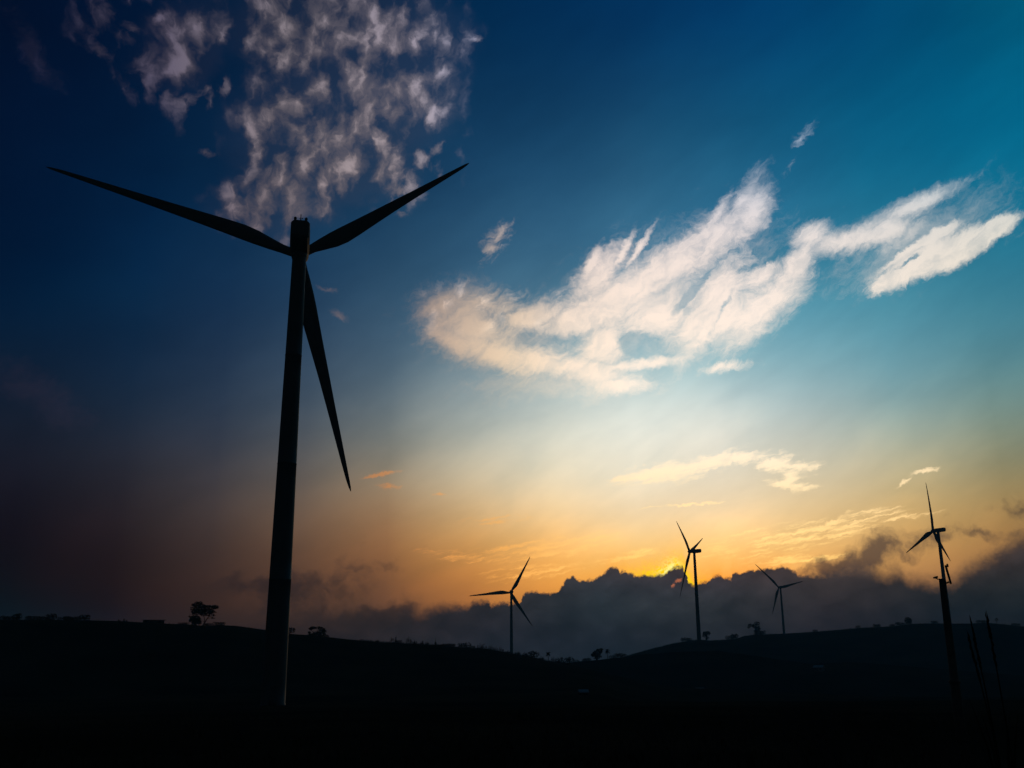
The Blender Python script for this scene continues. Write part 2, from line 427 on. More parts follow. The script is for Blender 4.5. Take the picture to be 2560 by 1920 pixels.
shade = M('ADD', M('ADD', .36, M('MULTIPLY', nbk, 1.1)), M('MULTIPLY', M('SUBTRACT', .5, lobes), .42))
bank = VM('SCALE', bankcol, scale=shade)
glint = UNION(UVS, [(1697, 1450, 11, 6, 10), (1683, 1461, 8, 5, 40)], .05)
bank = MIX(M('MULTIPLY', SS(glint, -.2, .8), .5), bank, tuple(dehaze(lin((226, 130, 84)), 4.3)))
sky = MIX(dbank, sky, bank)

# --- the rest of the sky: night side behind the viewer ---------------
side = M('ABSOLUTE', M('SUBTRACT', AZ, 6.0))
night = SS(side, 34.0, 80.0)
ns = N.new('ShaderNodeTexSky')
ns.sky_type = 'NISHITA'
ns.sun_disc = False
ns.sun_elevation = R(SUN_EL)
ns.sun_rotation = R(SUN_AZ)
nis = VM('SCALE', ns.outputs[0], scale=.004)
nightc = VM('ADD', nis, (.0004, .0012, .0030))
high = SS(EL, 38.0, 75.0, 0.0, .85)
sky = MIX(M('MAXIMUM', night, high), sky, nightc)
bg = N.new('ShaderNodeBackground')
L.new(sky, bg.inputs[0])
bg.inputs[1].default_value = 1.0
wo = N.new('ShaderNodeOutputWorld')
L.new(bg.outputs[0], wo.inputs[0])
world.cycles.sampling_method = 'MANUAL'
world.cycles.sample_map_resolution = 512

# ------------------------------------------------------------------ sun (behind the cloud bank, weak and warm)
sd = bpy.data.lights.new('sun', 'SUN')
sd.energy = 0.10
sd.angle = R(2.5)
sd.color = (1.0, .62, .30)
so = bpy.data.objects.new('sun', sd)
scene.collection.objects.link(so)
sdir = Vector((math.sin(R(SUN_AZ)) * math.cos(R(SUN_EL)), math.cos(R(SUN_AZ)) * math.cos(R(SUN_EL)), math.sin(R(SUN_EL))))
so.rotation_euler = sdir.to_track_quat('Z', 'Y').to_euler()
#STRUCTURE
# ------------------------------------------------------------------ materials
def mat(name, col, rough=.8, noise_amt=.25, scale=2.0, metallic=0.0, bump=0.0, coords='Object', spec=.25):
    m = bpy.data.materials.new(name)
    m.use_nodes = True
    t = m.node_tree
    b = t.nodes['Principled BSDF']
    tcn = t.nodes.new('ShaderNodeTexCoord')
    n = t.nodes.new('ShaderNodeTexNoise')
    n.inputs['Scale'].default_value = scale
    n.inputs['Detail'].default_value = 5
    t.links.new(tcn.outputs[coords], n.inputs['Vector'])
    r = t.nodes.new('ShaderNodeValToRGB')
    r.color_ramp.elements[0].position = .3
    r.color_ramp.elements[1].position = .7
    c = np.array(col)
    r.color_ramp.elements[0].color = (*(c * (1 - noise_amt)), 1)
    r.color_ramp.elements[1].color = (*np.minimum(c * (1 + noise_amt), 1), 1)
    t.links.new(n.outputs['Fac'], r.inputs[0])
    t.links.new(r.outputs[0], b.inputs['Base Color'])
    b.inputs['Roughness'].default_value = rough
    b.inputs['Metallic'].default_value = metallic
    b.inputs['Specular IOR Level'].default_value = spec
    if bump:
        bp = t.nodes.new('ShaderNodeBump')
        bp.inputs['Strength'].default_value = bump
        t.links.new(n.outputs['Fac'], bp.inputs['Height'])
        t.links.new(bp.outputs[0], b.inputs['Normal'])
    return m


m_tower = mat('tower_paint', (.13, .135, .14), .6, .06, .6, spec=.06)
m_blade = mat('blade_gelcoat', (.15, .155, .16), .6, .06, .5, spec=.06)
m_metal = mat('dark_metal', (.10, .10, .10), .5, .2, 3)
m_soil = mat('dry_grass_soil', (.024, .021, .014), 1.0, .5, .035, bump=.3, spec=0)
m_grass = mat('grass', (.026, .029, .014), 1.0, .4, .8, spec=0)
m_leaf = mat('foliage', (.040, .050, .022), 1.0, .35, 1.5, spec=0)
m_bark = mat('bark', (.07, .055, .04), .95, .3, 5)
m_concrete = mat('concrete', (.16, .155, .145), .9, .2, 4)
m_pad = mat('weathered_concrete', (.045, .043, .038), 1.0, .3, 2, spec=0)
m_wall = mat('plaster_wall', (.16, .14, .12), .9, .2, 2)
m_roof = mat('corrugated_roof', (.26, .265, .27), .6, .12, 3, metallic=.2)
m_darkroof = mat('rusty_roof', (.12, .07, .05), .7, .3, 3)
m_panel = mat('solar_glass', (.02, .025, .05), .15, .1, 6)
m_glass = mat('window_glass', (.03, .035, .04), .1, .1, 6)
m_lens = mat('lamp_lens', (.35, .35, .33), .3, .05, 6)


# ------------------------------------------------------------------ object helpers
def link(o, parent=None):
    scene.collection.objects.link(o)
    if parent is not None:
        o.parent = parent
    return o


class MB:
    """collects geometry for ONE mesh"""
    def __init__(s): s.v, s.f = [], []

    def add(s, v, f):
        k = len(s.v)
        s.v += [tuple(p) for p in v]
        s.f += [tuple(i + k for i in q) for q in f]
        return s

    def box(s, c, d, rz=0.0, taper=1.0, M_=None):
        x, y, z = d[0] / 2, d[1] / 2, d[2] / 2
        P = [(-x, -y, -z), (x, -y, -z), (x, y, -z), (-x, y, -z), (-x * taper, -y * taper, z), (x * taper, -y * taper, z), (x * taper, y * taper, z), (-x * taper, y * taper, z)]
        rot = Matrix.Rotation(rz, 3, 'Z')
        Q = []
        for p in P:
            p = rot @ Vector(p)
            if M_ is not None: p = M_ @ p
            Q.append(p + Vector(c))
        return s.add(Q, [(0, 3, 2, 1), (4, 5, 6, 7), (0, 1, 5, 4), (1, 2, 6, 5), (2, 3, 7, 6), (3, 0, 4, 7)])

    def tube(s, pts, rad, n=10, cap=True):
        pts = [Vector(p) for p in pts]
        V, F = [], []
        for i, p in enumerate(pts):
            d = (pts[min(i + 1, len(pts) - 1)] - pts[max(i - 1, 0)]).normalized()
            a = d.orthogonal().normalized() if abs(d.z) < .95 else Vector((1, 0, 0)).cross(d).normalized()
            b = d.cross(a).normalized()
            r = rad[i] if hasattr(rad, '__len__') else rad
            for k in range(n):
                t = 2 * math.pi * k / n
                V.append(p + a * math.cos(t) * r + b * math.sin(t) * r)
        # keep rings aligned
        for i in range(len(pts) - 1):
            for k in range(n):
                F.append((i * n + k, i * n + (k + 1) % n, (i + 1) * n + (k + 1) % n, (i + 1) * n + k))
        if cap:
            F.append(tuple(range(n - 1, -1, -1)))
            F.append(tuple((len(pts) - 1) * n + k for k in range(n)))
        return s.add(V, F)

    def lathe(s, prof, n=32, axis=None, org=(0, 0, 0)):
        """prof: list of (radius, height) about the local z, or about 'axis'"""
        ax = Vector(axis or (0, 0, 1)).normalized()
        a = ax.orthogonal().normalized(); b = ax.cross(a)
        o = Vector(org); V, F = [], []
        for r, h in prof:
            for k in range(n):
                t = 2 * math.pi * k / n
                V.append(o + ax * h + a * math.cos(t) * r + b * math.sin(t) * r)
        for i in range(len(prof) - 1):
            for k in range(n):
                F.append((i * n + k, i * n + (k + 1) % n, (i + 1) * n + (k + 1) % n, (i + 1) * n + k))
        F.append(tuple(range(n - 1, -1, -1)))
        F.append(tuple((len(prof) - 1) * n + k for k in range(n)))
        return s.add(V, F)

    def build(s, name, m, parent=None, smooth=False):
        me = bpy.data.meshes.new(name)
        me.from_pydata(s.v, [], s.f)
        me.materials.append(m)
        if smooth:
            me.polygons.foreach_set('use_smooth', [len(p.vertices) < 8 for p in me.polygons])
        me.update()
        return link(bpy.data.objects.new(name, me), parent)


def tag(o, label=None, cat=None, group=None, kind=None):
    if label: o['label'] = label
    if cat: o['category'] = cat
    if group: o['group'] = group
    if kind: o['kind'] = kind
    return o


def thing(name, label, cat, loc, rz=0.0, group=None):
    o = bpy.data.objects.new(name, None)
    o.empty_display_size = .5
    o.location = loc
    o.rotation_euler = (0, 0, rz)
    link(o)
    return tag(o, label, cat, group)


# ------------------------------------------------------------------ terrain
def T(pts):
    ae = sorted(azel(*p) for p in pts)
    return [a for a, e in ae], [e for a, e in ae]


RL = T([(-400, 1560), (0, 1551), (52, 1551), (220, 1551.5), (289, 1553.5), (359, 1556.5), (463, 1562), (520, 1566), (544, 1563.5), (593, 1566.5), (639, 1573), (662, 1576), (730, 1587), (771, 1589), (814, 1593),
        (860, 1597.5), (947, 1605.5), (1034, 1611), (1106, 1614), (1150, 1619), (1213, 1622.5), (1274, 1634), (1331, 1644), (1360, 1652), (1398, 1659), (1450, 1670), (1550, 1692), (1700, 1720), (2200, 1742), (2900, 1745)])
RM = T([(-400, 1720), (1250, 1700), (1350, 1667), (1398, 1661), (1441, 1655.5), (1505, 1649), (1551, 1643.5), (1600, 1636), (1700, 1629), (1795, 1628), (1925, 1645), (2034, 1660), (2124, 1655), (2300, 1668), (2560, 1690), (2900, 1700)])
RF = T([(-400, 1700), (1400, 1690), (1480, 1668), (1551, 1646), (1577, 1637), (1621, 1624), (1637, 1619.5), (1687, 1608), (1721, 1602), (1748, 1600), (1774, 1602), (1800, 1601), (1838, 1599), (1860, 1590.5), (1882, 1587.5), (1958, 1584.5), (2020, 1581), (2077, 1577.5),
        (2100, 1575.5), (2148, 1571), (2234, 1566.5), (2281, 1561), (2353, 1559.5), (2425, 1559.5), (2461, 1557), (2498, 1561), (2559, 1568), (2700, 1585), (2900, 1600)])


def ridge_r(az):      # distance of the near ridge
    return float(np.interp(az, [-35, -26, -10, 4, 12, 40], [300, 330, 380, 430, 400, 300]))


def knots(az):
    f = min(max((abs(az) - 38) / 40, 0), 1)
    a = max(min(az, 34), -34)
    eL = float(np.interp(a, *RL)); eM = float(np.interp(a, *RM)); eF = float(np.interp(a, *RF))
    eL, eM, eF = [e * (1 - f) - .6 * f for e in (eL, eM, eF)]
    rl = ridge_r(a)
    zl, zm, zf = [CAMZ + r * math.tan(R(e)) for r, e in ((rl, eL), (580, eM), (980, eF))]
    z16 = float(np.interp(a, [4, 13], [-8.0, 27.0])) * (1 - f) - 12 * f
    return [0, 45, 178, 235, rl, rl + 80, 580, 690, 980, 1120, 1600, 2300, 3200], [0, -1.6, -5.1, min(-5.3, zl - 2), zl, min(zl - 6, zl), zm, zm - 6, zf, zf - 5, z16, -45, -60]


def ground_z(x, y):
    r = math.hypot(x, y)
    az = math.degrees(math.atan2(x, y))
    rs, zs = knots(az)
    i = max(k for k in range(len(rs)) if rs[k] <= r or k == 0)
    if i >= len(rs) - 1:
        z = zs[-1]
    else:
        t = (r - rs[i]) / (rs[i + 1] - rs[i])
        s_ = t * t * (3 - 2 * t)
        z = zs[i] * (1 - s_) + zs[i + 1] * s_
    n1 = noise.noise(Vector((x * .018, y * .018, 3))) * min(r / 150, 1) * .5
    n2 = noise.noise(Vector((x * .11, y * .11, 9))) * .16
    return z + n1 + n2


def xy_at(px, r, py=1600):
    az = R(azel(px, py)[0])
    return r * math.sin(az), r * math.cos(az)


azs = sorted(set([round(a, 3) for a in np.arange(-36, 36.01, .16)] + list(np.arange(-180, -36, 6.0)) + list(np.arange(42, 180, 6.0))))
rads = [0.0] + list(np.geomspace(2.0, 60, 22)) + list(np.arange(70, 280, 10)) + list(np.arange(284, 480, 7)) + list(np.arange(495, 720, 12)) + list(np.arange(740, 1180, 16)) + list(np.arange(1220, 3300, 90))
V = [(0, 0, ground_z(0, .001))]
for r in rads[1:]:
    for a in azs:
        x, y = r * math.sin(R(a)), r * math.cos(R(a))
        V.append((x, y, ground_z(x, y)))
na = len(azs); F = []
for k in range(na):
    F.append((0, 1 + (k + 1) % na, 1 + k))
for i in range(len(rads) - 2):
    for k in range(na):
        a, b = 1 + i * na + k, 1 + i * na + (k + 1) % na
        F.append((a, b, b + na, a + na))
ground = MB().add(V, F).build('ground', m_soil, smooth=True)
tag(ground, kind='structure')

# ------------------------------------------------------------------ wind turbines
def blade_mesh(root, along, trail, axis, length, flat=1.0):
    """one blade as a lofted aerofoil: 'along' span, 'trail' towards the trailing edge, 'axis' thickness"""
    st = [(0.02, 1.0, 1.0, .5), (.035, 1.0, 1.0, .5), (.07, 1.06, .9, .48), (.12, 1.45, .62, .40), (.18, 1.86, .44, .33), (.235, 1.98, .34, .30), (.30, 1.84, .28, .29), (.40, 1.56, .24, .29), (.52, 1.26, .21, .30),
          (.65, .98, .19, .30), (.78, .74, .18, .31), (.88, .55, .17, .32), (.95, .40, .16, .35), (.985, .24, .16, .42), (1.0, .06, .2, .5)]
    V, F = [], []
    n = 20
    for s_, chord, th, lead in st:
        chord *= 1.0 * flat
        c = chord * 1.62 if s_ > .1 else chord * (1.62 + (s_ - .02) * 0)
        tw = R(14) * (1 - s_) ** 2
        u = trail * math.cos(tw) + axis * math.sin(tw)
        w = axis * math.cos(tw) - trail * math.sin(tw)
        bend = axis * (.018 * length * s_ * s_)
        o = root + along * (length * s_) + bend
        for k in range(n):
            t = 2 * math.pi * k / n
            x = (math.cos(t) * .5 + .5 - lead) * c
            y = math.sin(t) * .5 * th * c * (1.0 if th > .8 else (.62 + .38 * (1 - (math.cos(t) * .5 + .5)) * 1.4))
            V.append(o + u * x + w * y)
    for i in range(len(st) - 1):
        for k in range(n):
            F.append((i * n + k, i * n + (k + 1) % n, (i + 1) * n + (k + 1) % n, (i + 1) * n + k))
    F.append(tuple(range(n - 1, -1, -1)))
    F.append(tuple((len(st) - 1) * n + k for k in range(n)))
    return MB().add(V, F)


def turbine(label, H, yaw, tilt, cone, blades, detail=True, fat=1.0):
    H = Vector(H) + Vector((0, 0, CAMZ))
    sy, cy = math.sin(R(yaw)), math.cos(R(yaw))
    base = H - Vector((sy, cy, 0)) * 4.6
    gz = ground_z(base.x, base.y)
    root = thing('wind_turbine', label, 'wind turbine', (base.x, base.y, gz - .2), -R(yaw), 'wind turbines on the hills')
    # local frame: +y is the way the rotor faces, +z up
    hub = Vector((0, 4.6, H.z - gz + .2))
    t = R(tilt)
    ax = Vector((0, math.cos(t), math.sin(t)))
    side = Vector((1, 0, 0)); up = side.cross(ax)
    htop = hub.z - 1.75
    prof = [(2.02, 0), (2.02, .5), (1.96, .55)]
    for k in range(1, 25):
        rr, hh = 1.96 - .72 * (k / 24) ** 1.1, .55 + (htop - .55) * k / 24
        prof.append((rr, hh))
        if k in (6, 12, 18):           # flange seam between the tower sections
            prof += [(rr + .035, hh + .01), (rr + .035, hh + .13), (rr - .004, hh + .14)]
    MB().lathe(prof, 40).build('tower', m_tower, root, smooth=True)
    if detail:
        d_o = MB().box((0, -2.02, 2.3), (.95, .12, 2.1)).build('door', m_metal, root)
        MB().box((.32, -2.10, 2.3), (.05, .05, .3)).build('handle', m_metal, d_o)
        MB().box((0, -2.55, .95), (1.3, 1.1, .1)).box((0, -3.2, .6), (1.3, .5, .1)).box((-.62, -2.75, .5), (.08, 1.5, .95)).box((.62, -2.75, .5), (.08, 1.5, .95)).build('steps', m_metal, root)
        MB().lathe([(3.4, -.6), (3.4, .12), (3.2, .18), (2.0, .2)], 36).build('foundation', m_pad, root)
    # yaw bearing + nacelle: tapered, rounded housing
    nac = MB()
    secs = [(3.3, 1.25, -1.25, 1.35), (2.6, 1.6, -1.55, 1.7), (0, 1.72, -1.72, 1.9), (-4, 1.72, -1.62, 1.95), (-6.3, 1.66, -1.35, 1.95), (-6.9, 1.5, -1.05, 1.86)]
    VV, FF = [], []
    for (y, w, zb, zt) in secs:
        c = .35
        for px, pz in ((-w + c, zb), (w - c, zb), (w, zb + c), (w, zt - c), (w - c, zt), (-w + c, zt), (-w, zt - c), (-w, zb + c)):
            VV.append((px, y, hub.z + pz))
    for i in range(len(secs) - 1):
        for k in range(8):
            FF.append((i * 8 + k, (i + 1) * 8 + k, (i + 1) * 8 + (k + 1) % 8, i * 8 + (k + 1) % 8))
    FF.append(tuple(range(8))); FF.append(tuple(len(VV) - 1 - k for k in range(8)))
    nac.add(VV, FF)
    nac.lathe([(1.36, htop - .5), (1.36, htop + .35)], 32)
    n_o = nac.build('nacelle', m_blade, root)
    if detail:
        for dx in (-.95, .95):
            a = MB().lathe([(.10, 1.93), (.10, 2.25), (.25, 2.28), (.27, 2.55), (.16, 2.72), (.03, 2.76)], 14, org=(dx, -6.2, hub.z))
            a.build('aviation_light', m_metal, n_o, smooth=True)
        w = MB().tube([(0, -6.1, hub.z + 1.9), (0, -6.1, hub.z + 3.35)], [.10, .07], 8).tube([(-.3, -6.1, hub.z + 2.5), (.3, -6.1, hub.z + 2.5)], .035, 6)
        w.lathe([(.02, 2.5), (.09, 2.55), (.09, 2.68), (.02, 2.72)], 8, org=(.3, -6.1, hub.z))
        w.build('weather_mast', m_metal, n_o)
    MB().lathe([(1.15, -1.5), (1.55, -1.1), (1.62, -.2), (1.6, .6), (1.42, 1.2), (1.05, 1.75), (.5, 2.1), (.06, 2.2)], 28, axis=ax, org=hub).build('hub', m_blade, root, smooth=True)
    for Lb, ph in blades:
        q, co = R(ph), R(cone)
        rad = side * math.sin(q) + up * math.cos(q)
        cw = side * math.cos(q) - up * math.sin(q)
        along = (rad * math.cos(co) + ax * math.sin(co)).normalized()
        # the lofted bend moves the tip along the axis: aim so the tip keeps its place
        tip = along * Lb
        bend = ax * (.018 * Lb)
        al = (tip - bend); Lr = al.length
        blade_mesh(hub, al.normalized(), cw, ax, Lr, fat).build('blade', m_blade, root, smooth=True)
    return root


TURB = [
 ('huge dark wind turbine towering in the foreground, rotor facing away', (-39.89, 169.38, 73.75), -12, 2, 1, [(48.3, 286.5), (39.4, 54.7), (45.7, 165.6)], True, 1.0),
 ('distant wind turbine rising behind the grassy slope left of the sun, one blade nearly level', (-2.57, 1112.58, 73.41), -6, 5, 2, [(47.2, 265.0), (45.6, 29.0), (44.7, 146.2)], False, 1.35),
 ('dark wind turbine standing right in front of the golden glow of the sun', (174.14, 964.10, 102.04), -59, 8, 3, [(43.6, 306.3), (42.7, 66.2), (47.3, 193.2)], False, 1.45),
 ('faint bluish wind turbine, farthest and haziest, behind the right hill', (414.35, 1541.71, 107.04), -15, 0, 0, [(52.1, 312.7), (44.8, 76.4), (43.1, 200.1)], False, 1.35),
 ('wind turbine on the right hilltop behind the street lamp pole', (389.81, 902.93, 113.39), -37.5, 8, 6, [(45.1, 353.2), (43.7, 238.5), (48.2, 122.8)], False, 1.45),
]
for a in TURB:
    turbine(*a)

# ------------------------------------------------------------------ vegetation
rnd = random.Random(11)


def leafclump(mb, c, r, n, size, flat=1.0, rng=rnd):
    for _ in range(n):
        while True:
            p = Vector((rng.uniform(-1, 1), rng.uniform(-1, 1), rng.uniform(-1, 1)))
            if p.length <= 1: break
        p = p.normalized() * (p.length ** .6)
        o = Vector(c) + Vector((p.x * r[0], p.y * r[1], p.z * r[2]))
        a = Vector((rng.uniform(-1, 1), rng.uniform(-1, 1), rng.uniform(-1, 1) * flat)).normalized()
        b = a.cross(Vector((rng.uniform(-1, 1), rng.uniform(-1, 1), rng.uniform(-.4, 1)))).normalized()
        s_ = size * rng.uniform(.6, 1.3)
        mb.add([o - a * s_, o - b * s_ * .45, o + a * s_, o + b * s_ * .5], [(0, 1, 2, 3)])


def place(px, r, py=1600):
    x, y = xy_at(px, r, py)
    return x, y, ground_z(x, y) - .1


def shrub(px, hpx, wpx, label, r=None, kind='round', group='shrubs along the ridge', name='shrub', cat='shrub'):
    if r is None: r = ridge_r(azel(px, 1600)[0])
    k = r / FPX
    h, w = hpx * k * (1.25 if px > 400 else 1.0) + .12, wpx * k
    rg = random.Random(int(px * 7 + hpx))
    o = thing(name, label, cat, place(px, r), 0, group)
    fo, st = MB(), MB()
    if kind == 'round':
        for j in range(4):
            a = rg.uniform(0, 6.28)
            st.tube([(0, 0, 0), (math.cos(a) * w * .12, math.sin(a) * w * .12, h * .4), (math.cos(a) * w * .3, math.sin(a) * w * .3, h * .8)], [.05, .035, .015], 5)
        m = max(3, int(w / h * 2.5))
        for j in range(m):
            x = (j / (m - 1) - .5) * w * .8 if m > 1 else 0
            leafclump(fo, (x, rg.uniform(-.2, .2) * w, h * rg.uniform(.38, .55)), (w / m * 1.1, w * .3, h * rg.uniform(.38, .5)), 90, h * .12, rng=rg)
    else:   # spiky: many upright leafy stems
        m = max(5, int(w / .22))
        for j in range(m):
            x, y = rg.uniform(-.5, .5) * w, rg.uniform(-.5, .5) * w
            hh = h * rg.uniform(.45, 1.0) * (1 - (abs(x) / w) * .9)
            lx, ly = rg.uniform(-.2, .2) * hh, rg.uniform(-.2, .2) * hh
            st.tube([(0, 0, 0), (x * .8, y * .8, hh * .25), (x + lx * .4, y + ly * .4, hh * .6), (x + lx, y + ly, hh)], [.03, .025, .02, .008], 4)
            for q in range(8):
                t = rg.uniform(.3, 1)
                leafclump(fo, (x + lx * t, y + ly * t, hh * t), (.12, .12, .1), 2, .16, rng=rg)
        leafclump(fo, (0, 0, h * .15), (w * .5, w * .4, h * .28), 120, .16, rng=rg)
    fo.build('foliage', m_leaf, o)
    st.build('stem', m_bark, o)
    return o


SH = [
 (8, 9, 34, 'round', 'low dark hedge clump cut by the left edge of the photo'), (36, 15, 15, 'round', 'knob shaped bush at the right end of the leftmost hedge clump'),
 (72, 9, 30, 'round', 'low flat bush starting the second hedge clump from the left'), (99, 9, 26, 'round', 'low bush in the middle of the second hedge clump from the left'),
 (120, 15, 15, 'round', 'knob shaped bush ending the second hedge clump from the left'), (158, 10, 32, 'round', 'low flat bush starting the third hedge clump from the left'),
 (182, 9, 28, 'round', 'low bush in the middle of the third hedge clump from the left'), (205, 15, 16, 'round', 'knob shaped bush ending the third hedge clump from the left'),
 (293, 7, 5, 'spiky', 'tiny lone sapling, leftmost of three between hedge and hut'), (305, 8, 5, 'spiky', 'tiny sapling, middle one of three between hedge and hut'), (312, 6, 5, 'spiky', 'tiny sapling, nearest of three to the flat hut'),
 (455, 5, 22, 'round', 'very low shrub between the hut and the bushy tree'), (516, 7, 20, 'round', 'low shrub at the foot of the flat topped tree trunk'), (545, 7, 26, 'round', 'low shrub just right of the flat topped tree'),
 (721, 12, 20, 'round', 'dark bush peeking out right of the huge turbine tower'),
 (943, 6, 9, 'spiky', 'tiny tuft alone on the bare slope right of the umbrella tree'), (984, 19, 16, 'spiky', 'spiky upright shrub, first and tallest on the slope right of the umbrella tree'), (997, 6, 14, 'round', 'small round shrub touching the tallest spiky shrub'),
 (1024, 16, 17, 'spiky', 'spiky shrub, second tall one along the slope'), (1037, 10, 13, 'spiky', 'ragged low shrub leaning against the second spiky shrub'), (1055, 9, 11, 'spiky', 'small ragged shrub midway down the slope'), (1068, 7, 10, 'spiky', 'small ragged shrub left of the thin stalk on the slope'),
 (1089, 15, 6, 'spiky', 'thin single upright stalk midway down the slope'), (1122, 6, 34, 'round', 'low rounded mat of shrub before the dense thicket'), (1160, 12, 22, 'round', 'dark rounded shrub opening the thicket on the slope'), (1178, 11, 18, 'spiky', 'ragged shrub second in the thicket on the slope'),
 (1206, 13, 24, 'spiky', 'tall spiky shrub in the middle of the thicket'), (1229, 12, 20, 'spiky', 'ragged shrub after the middle of the thicket'), (1247, 13, 22, 'spiky', 'ragged shrub ending the thicket left of the distant turbine'), (1268, 6, 14, 'spiky', 'small shrub directly in front of the distant left turbine foot'),
 (1294, 9, 16, 'spiky', 'low ragged shrub just right of the distant left turbine foot'), (1312, 8, 16, 'spiky', 'low ragged shrub between turbine foot and mound shrub'), (1331, 12, 22, 'round', 'mound shaped shrub left of the small palm'), (1352, 8, 14, 'spiky', 'ragged shrub touching the left of the small palm'),
 (1384, 14, 14, 'spiky', 'ragged shrub touching the right side of the small palm'), (1396, 8, 12, 'spiky', 'low shrub ending the near slope above the valley dip'),
]
for px, h, w, kind, lab in SH:
    shrub(px, h, w, lab, kind=kind)
SH2 = [
 (1413, 16, 30, 'round', 'dome shaped hazy bush in the valley dip', 560), (1441, 7, 14, 'spiky', 'small hazy shrub right of the dome shaped bush', 575), (1465, 6, 20, 'round', 'low hazy shrub between dome bush and leaning tree', 575), (1530, 6, 12, 'round', 'small hazy shrub at the foot of the hazy palm', 575), (1549, 9, 28, 'round', 'wide hazy bush where the right hill begins to rise', 575),
 (1716, 7, 24, 'round', 'low bush left of the foot of the central turbine', 970), (1825, 8, 16, 'round', 'small bush between round tree and hooked tree', 970), (1837, 11, 12, 'round', 'pointed bush left of the hooked tree', 970), (1907, 8, 10, 'round', 'tiny bush right at the foot of the hooked tree', 970),
 (2040, 4, 10, 'round', 'tiny bush on the right hill beyond the faint turbine', 970), (2148, 5, 9, 'round', 'tiny bush on the right hill crest, left of the flat bush', 970), (2196, 6, 17, 'round', 'flat floating looking bush on the right hill crest', 970), (2235, 4, 12, 'round', 'tiny bush between flat bush and rounded bush on the right crest', 970),
 (2255, 6, 22, 'round', 'low bush left of the rounded bush on the right crest', 970), (2276, 13, 12, 'round', 'small rounded bush standing up on the right hill crest', 970), (2341, 5, 14, 'round', 'small bush beside the street lamp pole on the crest', 970), (2461, 5, 22, 'round', 'low bush between the lamp pole and the lollipop tree', 970), (2545, 5, 16, 'round', 'low bush at the right edge of the hill crest', 970),
]
for px, h, w, kind, lab, r in SH2:
    shrub(px, h, w, lab, r=r, kind=kind, group='bushes in the haze on the far hill')


def tree(px, r, label, trunk, crown, name='tree', group=None, leaf=.3, dens=160):
    """trunk: list of (points, radii) in photo pixels at that distance (x right, z up); crown: (x, z, rx, rz) clumps"""
    k = r / FPX
    rg = random.Random(int(px))
    o = thing(name, label, 'tree', place(px, r), -R(azel(px, 1600)[0]), group)
    t = MB()
    for pts, rad in trunk:
        off = rg.uniform(-1, 1)
        P = [(x * k, off * i * k * 1.0, z * k) for i, (x, z) in enumerate(pts)]
        t.tube(P, [q * k for q in rad], 8)
    t.build('trunk', m_bark, o, smooth=True)
    c = MB()
    for it in crown:
        x, z, rx, rz = it[:4]
        d = it[4] if len(it) > 4 else 1
        leafclump(c, (x * k, rg.uniform(-.5, .5) * rx * k, z * k), (rx * k, max(rx * .9, rz) * k, rz * k), int(dens * d * max(.25, rx * rz / 40)), leaf * 10 * k * .42, rng=rg)
    c.build('crown', m_leaf, o)
    return o


# flat topped tree left of the big turbine (pixel offsets from its foot at x=505)
tree(505, 332, 'tall flat topped tree with layered crown and forked trunk on the left ridge',
     [([(0, 0), (1, 10), (3, 20), (0, 30), (-6, 42), (-8, 52)], [1.6, 1.3, 1.2, .9, .7, .3]),
      ([(2, 14), (7, 24), (12, 32), (18, 44), (26, 52)], [1.2, 1.0, .8, .6, .3]),
      ([(1, 18), (-6, 24), (-10, 30), (-20, 34), (-34, 35)], [.7, .6, .5, .4, .2]),
      ([(8, 26), (16, 27), (22, 31)], [.5, .4, .2])],
     [(x_ * .88, *q_) for x_, *q_ in [(-16, 61, 11, 2.6), (-20, 56, 13, 3), (-10, 53, 18, 4), (8, 50, 22, 5), (22, 53, 13, 2.6), (27, 50, 8, 2.2), (-22, 46, 12, 2.6), (-12, 42, 18, 5), (6, 42, 18, 6), (20, 40, 9, 4), (-24, 40, 10, 2), (-16, 36, 14, 3, .8), (18, 33, 10, 3, .8), (-2, 34, 9, 3, .6), (-33, 30, 6, .9, .6), (24, 27, 5, 1.2, .6), (-26, 50, 8, 1.6)]], leaf=.5, dens=130)
tree(483, 334, 'dense bushy tree half hidden under the left side of the flat topped tree',
     [([(0, 0), (0, 12), (1, 24)], [2.2, 1.8, 1.0])],
     [(0, 22, 12, 7), (4, 16, 10, 6), (-4, 18, 9, 6), (10, 13, 6, 4), (-1, 7, 6, 6), (-5, 3, 6, 4), (14, 3, 10, 3)], leaf=.5, dens=150)
tree(790, 365, 'small umbrella shaped tree on the slope right of the huge turbine tower',
     [([(-2, 0), (-3, 6), (-9, 12), (-15, 16)], [1.6, 1.2, .7, .3]), ([(0, 0), (1, 7), (2, 16)], [1.4, 1.0, .4]), ([(3, 0), (7, 7), (14, 13)], [1.3, .9, .4]), ([(-2, 4), (-12, 6), (-18, 9)], [.7, .5, .3])],
     [(-14, 18, 6, 2.6), (-8, 20, 9, 2.6), (2, 20.5, 12, 2.4), (12, 17, 9, 3.4), (18, 12, 5.5, 4), (10, 11, 8, 4), (0, 8, 8, 3.5), (-13, 5, 7, 3), (14, 4, 10, 4), (3, 3, 12, 3), (-16, 10, 4, 1.2), (24, 1, 6, 2.4)], leaf=.5, dens=130)


